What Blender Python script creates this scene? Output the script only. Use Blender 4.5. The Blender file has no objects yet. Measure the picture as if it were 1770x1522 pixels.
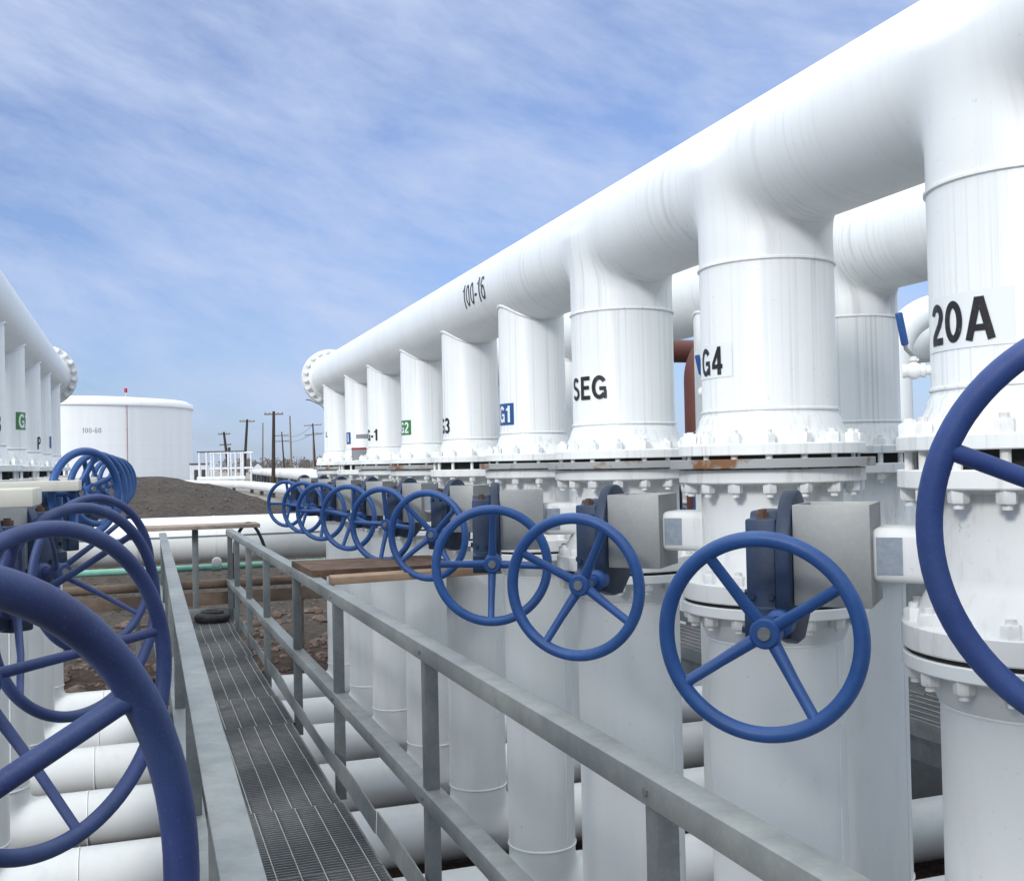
import bpy, bmesh, math, random
import numpy as np
from mathutils import Vector, Matrix
random.seed(7)
rng = np.random.default_rng(7)
R_ = math.radians
S = bpy.context.scene
COL = S.collection
sin, cos, pi = math.sin, math.cos, math.pi

# ------------------------------------------------------------------ materials
MATS = {}
class NT:
    def __init__(s, name):
        s.m = bpy.data.materials.new(name); s.m.use_nodes = True
        s.t = s.m.node_tree; s.b = s.t.nodes['Principled BSDF']; MATS[name] = s.m
    def n(s, typ, **kw):
        nd = s.t.nodes.new(typ)
        for k, v in kw.items():
            if k.startswith('_'): setattr(nd, k[1:], v)
            else: nd.inputs[int(k[1:]) if k[0] == 'i' and k[1:].isdigit() else k].default_value = v
        return nd
    def l(s, a, b): s.t.links.new(a, b)
    def pos(s, scale):
        g = s.n('ShaderNodeNewGeometry'); mp = s.n('ShaderNodeMapping'); mp.inputs['Scale'].default_value = scale
        s.l(g.outputs['Position'], mp.inputs['Vector']); return mp.outputs['Vector']
    def obj(s, scale):
        g = s.n('ShaderNodeTexCoord'); mp = s.n('ShaderNodeMapping'); mp.inputs['Scale'].default_value = scale
        s.l(g.outputs['Object'], mp.inputs['Vector']); return mp.outputs['Vector']
    def noise(s, vec, scale, detail=4, rough=.55):
        n = s.n('ShaderNodeTexNoise', Scale=scale, Detail=detail, Roughness=rough); s.l(vec, n.inputs['Vector'])
        return n.outputs['Fac']
    def ramp(s, fac, stops):
        r = s.n('ShaderNodeValToRGB'); e = r.color_ramp.elements
        while len(e) < len(stops): e.new(.5)
        for i, (p, c) in enumerate(stops):
            e[i].position = p; e[i].color = (c if len(c) == 4 else (*c, 1)) if not isinstance(c, (int, float)) else (c, c, c, 1)
        s.l(fac, r.inputs['Fac']); return r.outputs['Color']
    def mix(s, fac, a, b, typ='MIX'):
        m = s.n('ShaderNodeMix', _data_type='RGBA', _blend_type=typ)
        for i, v in ((0, fac), (6, a), (7, b)):
            if hasattr(v, 'links'): s.l(v, m.inputs[i])
            elif isinstance(v, (int, float)) and i == 0: m.inputs[0].default_value = v
            else: m.inputs[i].default_value = (*v, 1) if len(v) == 3 else v
        return m.outputs[2]
    def bump(s, fac, strength, dist=.01):
        b = s.n('ShaderNodeBump', Strength=strength, Distance=dist); s.l(fac, b.inputs['Height'])
        s.l(b.outputs['Normal'], s.b.inputs['Normal'])
    def base(s, c, rough=.5, metal=0., spec=.5):
        if hasattr(c, 'links'): s.l(c, s.b.inputs['Base Color'])
        else: s.b.inputs['Base Color'].default_value = (*c, 1)
        if hasattr(rough, 'links'): s.l(rough, s.b.inputs['Roughness'])
        else: s.b.inputs['Roughness'].default_value = rough
        s.b.inputs['Metallic'].default_value = metal
        s.b.inputs['Specular IOR Level'].default_value = spec

WHITE = (.785, .815, .815)
def paint(name, sc, amt, dark=(.50, .52, .53), rough=.38, col=WHITE, rust=.0):
    t = NT(name)
    fine = t.noise(t.pos(sc), 1.0, 5, .6)
    broad = t.noise(t.pos((1.3, 1.3, .7)), 1.6, 3)
    streak = t.ramp(fine, [(.36, amt), (.47, amt * .12), (.56, 0)])
    mask = t.ramp(broad, [(.38, .15), (.62, 1)])
    f = t.mix(1.0, streak, mask, 'MULTIPLY')
    c = t.mix(f, col, dark)
    sp = t.ramp(t.noise(t.pos((1, 1, 1)), 55, 2), [(.70, 0), (.76, .35)])
    c = t.mix(sp, c, (.42, .42, .40))
    dirt = t.ramp(t.noise(t.pos((1, 1, 1)), 2.3, 5, .65), [(.35, .0), (.75, .14)])
    c = t.mix(dirt, c, (.55, .54, .48))
    if rust:
        r = t.ramp(t.noise(t.pos((1, 1, .8)), 13, 6, .75), [(.655, 0), (.72, rust)])
        c = t.mix(r, c, (.23, .13, .07))
    t.base(c, rough, 0, .5)
    t.bump(t.noise(t.pos((1, 1, 1)), 26, 3), .06, .004)
    return t.m
PAINT_V = paint('white_paint_vertical', (52, 52, .45), .58)
PAINT_H = paint('white_paint_header', (2.0, 48, 1.6), .36)
PAINT_T = paint('white_paint_tee', (8, 46, .9), .60)
PAINT_C = paint('white_paint_clean', (9, 9, 1.2), .18, rough=.42, col=(.755, .785, .79), rust=.45)
PAINT_F = paint('white_paint_flange', (16, 16, 5), .5, dark=(.48, .45, .40), rough=.45, col=(.77, .79, .785), rust=.75)
PAINT_P = paint('pale_primer', (10, 10, 4), .4, dark=(.36, .33, .27), rough=.55, col=(.62, .61, .54))

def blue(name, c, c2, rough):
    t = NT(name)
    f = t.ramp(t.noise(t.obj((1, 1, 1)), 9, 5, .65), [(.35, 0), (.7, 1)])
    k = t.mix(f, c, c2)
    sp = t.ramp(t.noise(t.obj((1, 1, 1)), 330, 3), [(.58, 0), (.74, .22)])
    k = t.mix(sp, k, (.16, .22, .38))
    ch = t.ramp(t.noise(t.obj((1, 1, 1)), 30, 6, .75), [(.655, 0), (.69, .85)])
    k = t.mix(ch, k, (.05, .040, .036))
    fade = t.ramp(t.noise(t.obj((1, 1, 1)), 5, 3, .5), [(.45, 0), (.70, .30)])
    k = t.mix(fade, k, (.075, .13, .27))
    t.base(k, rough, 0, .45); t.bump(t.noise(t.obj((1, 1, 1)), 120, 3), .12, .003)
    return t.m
BLUE = blue('blue_paint', (.016, .070, .24), (.026, .098, .31), .42)
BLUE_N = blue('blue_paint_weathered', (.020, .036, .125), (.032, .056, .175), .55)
BLUE_R = blue('blue_paint_mid', (.022, .050, .19), (.036, .078, .255), .55)  # mid tone between the other two wheel blues
BLUE_D = blue('blue_gearbox_paint', (.008, .021, .050), (.012, .031, .072), .5)

def galv(name, a, b, metal=.35, rough=.5):
    t = NT(name)
    f = t.ramp(t.noise(t.pos((1, 1, 1)), 9, 6, .6), [(.30, 0), (.72, 1)])
    k = t.mix(f, a, b)
    v = t.n('ShaderNodeTexVoronoi', Scale=60.0); t.l(t.pos((1, 1, 1)), v.inputs['Vector'])
    k = t.mix(t.ramp(v.outputs['Distance'], [(.1, .06), (.6, 0)]), k, (.6, .62, .6))
    ru = t.ramp(t.noise(t.pos((1, 1, 1)), 4, 5, .7), [(.64, 0), (.78, .45)])
    k = t.mix(ru, k, (.20, .16, .12))
    t.base(k, rough, metal, .5); t.bump(f, .08, .003); return t.m
GALV = galv('galvanized_steel', (.22, .24, .24), (.32, .345, .335))
GALV_D = galv('galvanized_steel_dull', (.155, .175, .18), (.225, .245, .245))
STEEL = galv('bare_steel_box', (.295, .305, .30), (.33, .34, .335), .2, .5)
GRATE = galv('grating_steel', (.15, .16, .165), (.21, .22, .225), .2, .6)
ROD = galv('grating_rod_steel', (.36, .37, .35), (.48, .49, .46), .2, .5)

def simple(name, c, rough=.6, c2=None, sc=8, bump=0, metal=0, spec=.4, det=5):
    t = NT(name)
    if c2 is not None:
        n = t.noise(t.pos((1, 1, 1)), sc, det, .65)
        t.base(t.mix(t.ramp(n, [(.36, 0), (.66, 1)]), c, c2), rough, metal, spec)
        if bump: t.bump(n, bump, .02)
    else: t.base(c, rough, metal, spec)
    return t.m
t = NT('rusty_spacer_steel')
t.base(t.mix(t.ramp(t.noise(t.pos((1, 1, 1)), 4.2, 6, .7), [(.53, 0), (.62, 1)]), (.33, .345, .345), (.20, .095, .04)), .55)
SPACER = t.m
GASKET = simple('black_gasket', (.018, .018, .018), .8)
t = NT('black_sign_letters')
t.base(t.mix(t.ramp(t.noise(t.pos((1, 1, 1)), 60, 6, .75), [(.60, 0), (.72, .5)]), (.014, .014, .016), (.30, .31, .31)), .5)
BLACK = t.m
BLUEPLATE = simple('blue_sign_plate', (.02, .08, .26), .4)
GREENPLATE = simple('green_sign_plate', (.045, .20, .055), .4)
PALEPLATE = simple('clear_sticker', (.765, .80, .81), .22)
NAMEPLATE = simple('grey_nameplate', (.27, .32, .38), .4, (.36, .40, .45), 40, metal=.3)
WHITELET = simple('white_sign_letters', (.72, .76, .78), .4)
GREYSIGN = simple('grey_notice', (.24, .25, .27), .5)
REDSIGN = simple('red_notice_strip', (.30, .03, .03), .5)
RUSTB = simple('rusty_brown_steel', (.075, .045, .032), .8, (.16, .095, .065), 9, .5)
REDOX = simple('red_oxide_primer', (.11, .036, .027), .6, (.09, .030, .024), 3)
WOOD = simple('weathered_board', (.40, .28, .19), .75, (.30, .20, .13), 7)
PLANKM = simple('grey_brown_plank', (.36, .30, .25), .8, (.25, .20, .17), 9)
RUBBER = simple('black_rubber', (.02, .02, .022), .55, (.05, .05, .05), 12)
TEAL = simple('teal_pipe_paint', (.16, .38, .30), .5, (.22, .44, .36), 10)
HOSE = simple('green_hose', (.035, .09, .06), .5)
BEAM = simple('brown_beam', (.10, .070, .052), .8, (.17, .125, .095), 5, .3)
POLE = simple('dark_pole_wood', (.028, .022, .018), .85, (.055, .042, .032), 4)
POLE_P = simple('pale_pole_wood', (.16, .13, .09), .85, (.22, .18, .13), 4)
JACKET = simple('white_pipe_jacket', (.80, .81, .80), .35, (.74, .75, .73), 2.5)
TANKM = NT('tank_paint')
_v = TANKM.n('ShaderNodeTexBrick', _offset=.5); _v.inputs['Color1'].default_value = (.80, .82, .83, 1); _v.inputs['Color2'].default_value = (.77, .80, .81, 1)
TANKM.base(TANKM.mix(TANKM.ramp(TANKM.noise(TANKM.pos((.6, .6, .03)), 1.0, 6), [(.42, 0), (.72, .35)]), (.84, .86, .865), (.66, .69, .70)), .5)
LAMPM = simple('lamp_grey', (.10, .10, .10), .5)
LEAFM = simple('dry_leaf', (.30, .27, .17), .8)
FARW = simple('distant_white_paint', (.72, .74, .75), .6, (.60, .62, .64), 1.5)
FARD = simple('distant_dark_steel', (.05, .055, .06), .7)
TREEM = simple('bare_twigs_hazed', (.13, .115, .11), .9, (.19, .17, .15), .4)  # twig colour lightened to put distance haze into it
ROCK = simple('rubble_stone', (.07, .05, .04), .9, (.16, .12, .10), 14, .3)
REDLAMP = simple('red_marker', (.45, .03, .02), .5)

# ground: brown rubble near the pipes, grey millings on the mound, pale dust beyond
g = NT('soil')
P1 = g.pos((1, 1, 1))
br = g.mix(g.ramp(g.noise(P1, 5.5, 8, .75), [(.38, 0), (.64, 1)]), (.030, .020, .015), (.105, .070, .050))
gy = g.mix(g.ramp(g.noise(P1, 4.5, 8, .8), [(.36, 0), (.66, 1)]), (.060, .052, .046), (.120, .104, .090))
gy = g.mix(g.ramp(g.noise(P1, 14, 3, .6), [(.70, 0), (.76, .6)]), gy, (.20, .18, .16))
fl = g.mix(g.ramp(g.noise(P1, .25, 6, .7), [(.4, 0), (.6, 1)]), (.24, .22, .19), (.36, .34, .31))
sx = g.n('ShaderNodeSeparateXYZ'); gg = g.n('ShaderNodeNewGeometry'); g.l(gg.outputs['Position'], sx.inputs[0])
def step(lo, hi):
    m = g.n('ShaderNodeMapRange'); m.inputs['From Min'].default_value = lo; m.inputs['From Max'].default_value = hi
    g.l(sx.outputs['Y'], m.inputs['Value']); return m.outputs['Result']
c = g.mix(step(15.5, 18), br, gy); c = g.mix(step(52, 70), c, fl)
g.base(c, .95, 0, .2); g.bump(g.noise(P1, 7, 8, .75), .9, .12)
SOIL = g.m

# ------------------------------------------------------------------ mesh helpers
class MB:
    def __init__(s): s.v = []; s.f = []
    def add(s, vs, fs):
        o = len(s.v); s.v += [tuple(p) for p in vs]; s.f += [tuple(i + o for i in f) for f in fs]; return s
    def lathe(s, prof, c=(0, 0, 0), ax='z', n=40, cap=True, sgn=1):
        """prof: (radius, height) list along the axis"""
        vs = []; fs = []
        for r, h in prof:
            for i in range(n):
                a = 2 * pi * i / n; x, y = r * cos(a), r * sin(a)
                p = {'z': (x, y, h), 'y': (x, h, y), 'x': (h, x, y)}[ax]
                vs.append((c[0] + p[0], c[1] + p[1], c[2] + p[2]))
        for k in range(len(prof) - 1):
            for i in range(n):
                j = (i + 1) % n; fs.append((k * n + i, k * n + j, k * n + n + j, k * n + n + i))
        if cap:
            fs.append(tuple(range(n - 1, -1, -1))); m = (len(prof) - 1) * n; fs.append(tuple(range(m, m + n)))
        return s.add(vs, fs)
    def box(s, lo, hi):
        x0, y0, z0 = lo; x1, y1, z1 = hi
        return s.add([(x0, y0, z0), (x1, y0, z0), (x1, y1, z0), (x0, y1, z0), (x0, y0, z1), (x1, y0, z1), (x1, y1, z1), (x0, y1, z1)],
                     [(3, 2, 1, 0), (4, 5, 6, 7), (0, 1, 5, 4), (1, 2, 6, 5), (2, 3, 7, 6), (3, 0, 4, 7)])
    def obox(s, c, ex, ey, ez, hx, hy, hz):
        c, ex, ey, ez = map(Vector, (c, ex, ey, ez)); vs = []
        for k in (-1, 1):
            for a, b in ((-1, -1), (1, -1), (1, 1), (-1, 1)):
                vs.append(c + ex * hx * a + ey * hy * b + ez * hz * k)
        return s.add(vs, [(3, 2, 1, 0), (4, 5, 6, 7), (0, 1, 5, 4), (1, 2, 6, 5), (2, 3, 7, 6), (3, 0, 4, 7)])
    def tube(s, pts, r, n=12, closed=False, cap=True):
        pts = [Vector(p) for p in pts]; m = len(pts); rs = r if isinstance(r, (list, tuple)) else [r] * m
        up = None; vs = []; fs = []
        for i, p in enumerate(pts):
            a = pts[i - 1] if (i > 0 or closed) else p; b = pts[(i + 1) % m] if (i < m - 1 or closed) else p
            t = (b - a).normalized()
            if up is None:
                up = Vector((0, 0, 1)) if abs(t.z) < .9 else Vector((1, 0, 0))
                up = (up - t * up.dot(t)).normalized()
            else: up = (up - t * up.dot(t)).normalized()
            q = t.cross(up)
            for k in range(n):
                an = 2 * pi * k / n; vs.append(p + (up * cos(an) + q * sin(an)) * rs[i])
        for i in range(m if closed else m - 1):
            for k in range(n):
                a = i * n + k; b = i * n + (k + 1) % n; j = (i + 1) % m
                fs.append((a, b, j * n + (k + 1) % n, j * n + k))
        if cap and not closed:
            fs.append(tuple(range(n - 1, -1, -1))); fs.append(tuple(range((m - 1) * n, m * n)))
        return s.add(vs, fs)
    def grid(s, fn, nu, nv):
        vs = [fn(i / nu, j / nv) for j in range(nv + 1) for i in range(nu + 1)]
        return s.add(vs, [(j * (nu + 1) + i, j * (nu + 1) + i + 1, (j + 1) * (nu + 1) + i + 1, (j + 1) * (nu + 1) + i) for j in range(nv) for i in range(nu)])
    def mesh(s, name, mat, off=(0, 0, 0), bevel=0, ang=35, seg=2):
        me = bpy.data.meshes.new(name)
        me.from_pydata([(x - off[0], y - off[1], z - off[2]) for x, y, z in s.v], [], s.f)
        bm = bmesh.new(); bm.from_mesh(me)
        bmesh.ops.recalc_face_normals(bm, faces=bm.faces)
        if bevel:
            ed = [e for e in bm.edges if len(e.link_faces) == 2 and e.calc_face_angle(0) > R_(40)]
            bmesh.ops.bevel(bm, geom=ed, offset=bevel, segments=seg, profile=.5, affect='EDGES', clamp_overlap=True)
        bm.to_mesh(me); bm.free()
        for p in me.polygons: p.use_smooth = True
        me.set_sharp_from_angle(angle=R_(ang))
        me.materials.append(mat); return me

def link(name, me, parent=None, loc=(0, 0, 0), rot=(0, 0, 0)):
    o = bpy.data.objects.new(name, me); COL.objects.link(o); o.location = loc; o.rotation_euler = rot
    if parent is not None: o.parent = parent
    return o
def put(mb, name, mat, parent=None, off=(0, 0, 0), **k):
    return link(name, mb.mesh(name, mat, off, **k), parent, off if parent is None else (0, 0, 0))
def empty(name, loc=(0, 0, 0), rz=0):
    o = bpy.data.objects.new(name, None); COL.objects.link(o); o.location = loc; o.rotation_euler = (0, 0, rz); o.empty_display_size = .1; return o
def tag(o, label=None, cat=None, group=None, kind=None):
    if label: o['label'] = label
    if cat: o['category'] = cat
    if group: o['group'] = group
    if kind: o['kind'] = kind
    return o
def copy_tree(o, parent=None):
    c = o.copy(); COL.objects.link(c); c.parent = parent
    for ch in KIDS.get(o.name, ()): copy_tree(ch, c)
    return c
KIDS = {}
def refresh_kids():
    KIDS.clear()
    for o in bpy.data.objects:
        if o.parent: KIDS.setdefault(o.parent.name, []).append(o)

def arc(cx, cy, rx, ry, a0, a1, n=18): return [(cx + rx * cos(R_(a0 + (a1 - a0) * i / n)), cy + ry * sin(R_(a0 + (a1 - a0) * i / n))) for i in range(n + 1)]
GLYPH = {   # grotesque capitals drawn as strokes: advance width, list of (polyline, stroke width, closed)
 '0': (.60, [(arc(.29, .5, .195, .41, 0, 360, 40)[:-1], .17, 1)]),
 '1': (.48, [([(.30, 0), (.30, 1)], .19, 0), ([(.06, .745), (.16, .775), (.215, .85)], .13, 0)]),
 '2': (.60, [(arc(.29, .69, .195, .22, 168, -12, 20) + [(.40, .47), (.14, .20), (.12, .10)], .18, 0), ([(.035, .085), (.555, .085)], .17, 0)]),
 '3': (.60, [(arc(.28, .715, .185, .20, 160, -70, 18) + [(.235, .52)], .165, 0), (arc(.285, .285, .20, .205, 72, -160, 18), .17, 0)]),
 '4': (.60, [([(.41, 0), (.41, 1)], .18, 0), ([(.375, .90), (.085, .36)], .14, 0), ([(.03, .295), (.575, .295)], .155, 0)]),
 '6': (.60, [(arc(.295, .33, .19, .245, 0, 360, 30)[:-1], .165, 1), (arc(.31, .56, .215, .355, 45, 178, 18), .165, 0)]),
 '-': (.38, [([(.04, .37), (.34, .37)], .17, 0)]),
 'A': (.74, [([(.095, 0), (.345, .985)], .185, 0), ([(.645, 0), (.395, .985)], .185, 0), ([(.19, .285), (.55, .285)], .15, 0), ([(.262, .938), (.478, .938)], .124, 0)]),
 'S': (.69, [(arc(.335, .715, .215, .20, 25, 215, 18) + [(.27, .55), (.42, .485)] + arc(.345, .285, .225, .20, 45, -160, 18), .165, 0)]),
 'E': (.66, [([(.14, 0), (.14, 1)], .19, 0), ([(.236, .915), (.60, .915)], .17, 0), ([(.236, .515), (.56, .515)], .16, 0), ([(.236, .085), (.62, .085)], .17, 0)]),
 'G': (.78, [(arc(.385, .5, .285, .415, 38, 322, 34), .18, 0), ([(.39, .45), (.70, .45)], .155, 0), ([(.655, .372), (.655, .02)], .13, 0)]),
 'L': (.60, [([(.14, 0), (.14, 1)], .19, 0), ([(.236, .085), (.56, .085)], .17, 0)]),
 'I': (.30, [([(.15, 0), (.15, 1)], .19, 0)]),
 'P': (.66, [([(.14, 0), (.14, 1)], .19, 0), ([(.236, .92), (.38, .92)] + arc(.38, .70, .155, .22, 90, -90, 14) + [(.236, .48)], .16, 0)]),
}
def text2d(body, h, bold=0, wide=1.0):
    """bold: change of stroke weight; every stroke lies a hair above the one before"""
    vs = []; fs = []; x0 = 0; lay = 0
    for chn in body:
        adv, strokes = GLYPH[chn]
        for pl, sw, closed in strokes:
            sw = sw + bold; P = [Vector((x, y)) for x, y in pl]; Q = [P[0]]
            for a, b in list(zip(P[:-1], P[1:])) + ([(P[-1], P[0])] if closed else []):
                m = max(1, int((b - a).length / .08))
                for k in range(1, m + 1): Q.append(a.lerp(b, k / m))
            if closed: Q = Q[:-1]
            n = len(Q); o = len(vs)
            for i, p in enumerate(Q):
                a = Q[i - 1] if (i or closed) else p; b = Q[(i + 1) % n] if (i < n - 1 or closed) else p
                t = (b - a).normalized(); nn = Vector((-t.y, t.x)); k = 1.0
                if a is not p and b is not p: k = 1 / max(.55, nn.dot(Vector((-(p - a).normalized().y, (p - a).normalized().x))))
                for sg in (1, 0, -1):
                    q = p + nn * sg * sw / 2 * k; vs.append((x0 + q.x, q.y, lay))
            for i in range(n if closed else n - 1):
                j = (i + 1) % n
                for c in (0, 1): fs.append((o + i * 3 + c, o + i * 3 + c + 1, o + j * 3 + c + 1, o + j * 3 + c))
            lay += 1
        x0 += adv + .045
    w = (x0 - .045) * h * wide
    return [((x * h * wide) - w / 2, (y - .5) * h, l * .00022) for x, y, l in vs], fs, w
def wrap_z(uv, az, z, R, eps):   # flat (u,v) onto a vertical cylinder
    return [((R + eps + l) * cos(az + u / R), (R + eps + l) * sin(az + u / R), z + v) for u, v, l in uv]
def letters(body, h, az, z, R, mat, parent, c, bold=0., eps=.0030, name='lettering', wide=1.0):
    vs, fs, w = text2d(body, h, bold, wide); mb = MB(); mb.add([(c[0] + x, c[1] + y, zz) for x, y, zz in wrap_z(vs, R_(az), z, R, eps)], fs)
    return link(name, mb.mesh(name, mat), parent)
def plate(az0, az1, z0, z1, R, mat, parent, c, eps=.0016, name='sign_plate'):
    mb = MB()
    mb.grid(lambda u, v: (c[0] + (R + eps) * cos(R_(az0 + (az1 - az0) * u)), c[1] + (R + eps) * sin(R_(az0 + (az1 - az0) * u)), z0 + (z1 - z0) * v), 12, 2)
    return link(name, mb.mesh(name, mat), parent)

# smooth tee: run along Y, stub pointing down -Z, blended with a smooth minimum
def tee_mesh(R, L, name, mat, k=.10, vox=.013):
    mb = MB(); mb.lathe([(R, -L - .06), (R, L + .06)], ax='y', n=64); mb.lathe([(R, -L - .06), (R, 0)], ax='z', n=64)
    me = bpy.data.meshes.new('tmp'); me.from_pydata(mb.v, [], mb.f)
    bm = bmesh.new(); bm.from_mesh(me); bmesh.ops.recalc_face_normals(bm, faces=bm.faces); bm.to_mesh(me); bm.free()
    ob = bpy.data.objects.new('tmp', me); COL.objects.link(ob)
    md = ob.modifiers.new('r', 'REMESH'); md.mode = 'VOXEL'; md.voxel_size = vox
    bpy.context.view_layer.update()
    m2 = bpy.data.meshes.new_from_object(ob.evaluated_get(bpy.context.evaluated_depsgraph_get())); bpy.data.objects.remove(ob)
    P = np.empty(len(m2.vertices) * 3); m2.vertices.foreach_get('co', P); P = P.reshape(-1, 3)
    def sdf(p):
        d1 = np.hypot(p[:, 0], p[:, 2]) - R
        q = np.hypot(p[:, 0], p[:, 1]) - R; zz = np.maximum(p[:, 2], 0); d2 = np.where(p[:, 2] > 0, np.hypot(np.maximum(q, 0), zz) + np.minimum(np.maximum(q, zz), 0), q)
        h = np.maximum(k - np.abs(d1 - d2), 0) / k
        return np.minimum(d1, d2) - h * h * h * k / 6
    for _ in range(8):
        d = sdf(P); e = 1e-4; G = np.stack([(sdf(P + e * np.eye(3)[i]) - sdf(P - e * np.eye(3)[i])) / (2 * e) for i in range(3)], 1)
        P -= (d / np.maximum((G * G).sum(1), .05))[:, None] * G * np.where((np.abs(P[:, 1]) > L + .045) | (P[:, 2] < -L - .045), 0, 1)[:, None]
    m2.vertices.foreach_set('co', P.ravel())
    bm = bmesh.new(); bm.from_mesh(m2)
    for co, no in (((0, L, 0), (0, 1, 0)), ((0, -L, 0), (0, -1, 0)), ((0, 0, -L), (0, 0, -1))):
        bmesh.ops.bisect_plane(bm, geom=bm.verts[:] + bm.edges[:] + bm.faces[:], plane_co=co, plane_no=no, clear_outer=True)
    me = bpy.data.meshes.new(name); bm.to_mesh(me); bm.free()
    for p in me.polygons: p.use_smooth = True
    me.materials.append(mat); return me

# ------------------------------------------------------------------ layout (metres; y along the walkway, camera eye 1.75 m above it)
YS = [.90, 2.286, 3.567, 4.871, 6.166, 7.46, 8.753, 10.13, 11.30, 12.673]
RB, RS = .254, .203                       # 20 and 16 inch pipe
XR, XR2, XR3 = 2.31, 3.67, 6.98
def XL(y): return -.985 + .0010 * (y - 2.3)
ZH = 2.855; LT = .381; LTS = .305; ZX = -.87
HY1 = 13.36
TEE_B = tee_mesh(RB, LT, 'tee', PAINT_T)
TEE_C = tee_mesh(RB, LT, 'tee', PAINT_C, vox=.018)
TEE_S = tee_mesh(RS, LTS, 'tee', PAINT_C, k=.08, vox=.018)

def bead(mb, R, z, c=(0, 0), r=.007):
    mb.lathe([(R - .002, z - r), (R + r * .8, z - r * .4), (R + r * .8, z + r * .4), (R - .002, z + r)], (c[0], c[1], 0), n=48, cap=False)
def flange_prof(big):
    return (.350, .3175) if big else (.300, .268)

def branch_mesh(big, top):
    """branch in local coords (axis at origin): pipe, weld beads, weld-neck flange"""
    R = RB if big else RS; FR, BC = flange_prof(big); mb = MB()
    zt = top
    mb.lathe([(R, zt), (R, 1.918), (R + .004, 1.905), (R + .012, 1.893), (R + .014, 1.878), (R + .042, 1.815), (R + .05, 1.7985), (FR - .004, 1.7985), (FR, 1.7945), (FR, 1.760), (FR - .003, 1.757), (R - .02, 1.757), (R - .02, zt)], n=56, cap=False)
    bead(mb, R, 1.925, r=.008)
    return mb
def saddle_bead(mb, R, zc, RH):
    pts = []
    for i in range(72):
        a = 2 * pi * i / 72; x, y = (R + .001) * cos(a), (R + .001) * sin(a)
        pts.append((x, y, zc - math.sqrt(max(RH * RH - x * x, 1e-4)) - .002))
    mb.tube(pts, .010, 8, closed=True)

BM_BIG = None; BM_SMALL = None
def header(name, label, X, y0, yend, bigs, smalls, z, rz=0, group=None, xfun=None, endflange=True, cut=None):
    root = tag(empty(name, (X, 0, 0), rz), label, 'manifold header', group)
    ends = sorted([b for b in bigs])
    segs = []; cur = y0
    for b in ends: segs.append((cur, b - LT)); cur = b + LT
    segs.append((cur, yend))
    for a, b in segs:
        if b - a < .02: continue
        mb = MB(); mb.lathe([(RB, a), (RB, b)], (0, 0, z), 'y', n=72, cap=True)
        link('run_pipe', mb.mesh('run_pipe', PAINT_H), root)
    for b in ends: link('tee', TEE_B, root, (0, b, z))
    if endflange:
        mb = MB()
        mb.lathe([(RB, yend - .10), (RB + .02, yend - .07), (RB + .03, yend - .03), (.348, yend - .03), (.35, yend - .026), (.35, yend + .018), (.348, yend + .02), (.30, yend + .02)], (0, 0, z), 'y', n=64)
        mb.lathe([(.348, yend + .026), (.35, yend + .03), (.35, yend + .07), (.345, yend + .075), (.0, yend + .075)], (0, 0, z), 'y', n=64)
        fl = link('blind_flange', mb.mesh('blind_flange', PAINT_F), root)
        nm = nut_mesh_y()
        for i in range(20):
            a = 2 * pi * (i + .5) / 20
            link('nut', nm, fl, (.3175 * cos(a), yend - .03, z + .3175 * sin(a)))
    brs = {}
    for y in bigs:
        o = link('branch_pipe', BIGBR, root, (0, y, 0)); brs[y] = o
    for y in smalls:
        o = link('branch_pipe', SMALLBR, root, (0, y, 0)); brs[y] = o
    return root, brs
_nmy = None
def nut_mesh_y():
    global _nmy
    if _nmy is None:
        mb = MB(); mb.lathe([(.027, 0), (.027, -.026), (.024, -.03)], ax='y', n=6); mb.lathe([(.014, -.03), (.014, -.048)], ax='y', n=10); _nmy = mb.mesh('nut', PAINT_F)
    return _nmy
mb = branch_mesh(True, ZH - LT); bead(mb, RB, ZH - LT + .002, r=.009); BIGBR = mb.mesh('branch_pipe', PAINT_V)
mb = branch_mesh(False, ZH - .10); saddle_bead(mb, RS, ZH, RB); SMALLBR = mb.mesh('branch_pipe', PAINT_V)

BIG_Y = YS[:4]; SM_Y = YS[4:]
HGROUP = 'white manifold header pipes'
H1, B1 = header('manifold_header', 'long white header pipe on the right lettered 100-16 with nine lettered branches', XR, -1.6, HY1, BIG_Y, SM_Y, ZH)
H2, B2 = header('manifold_header', 'white header pipe seen in the gaps behind the lettered right-hand header', XR2, -1.6, HY1, BIG_Y, SM_Y, ZH)
HL, BL = header('manifold_header', 'white header pipe entering at the left edge beside the round storage tank', XL(0), -1.6, HY1, BIG_Y, SM_Y, ZH, -.0010)
H3, B3 = header('manifold_header', 'farthest white header pipe glimpsed beside the blue lever of the 20A branch', XR3, 1.0, 10.9, [], [6.166, 7.46, 8.753, 10.13], ZH)

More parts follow.
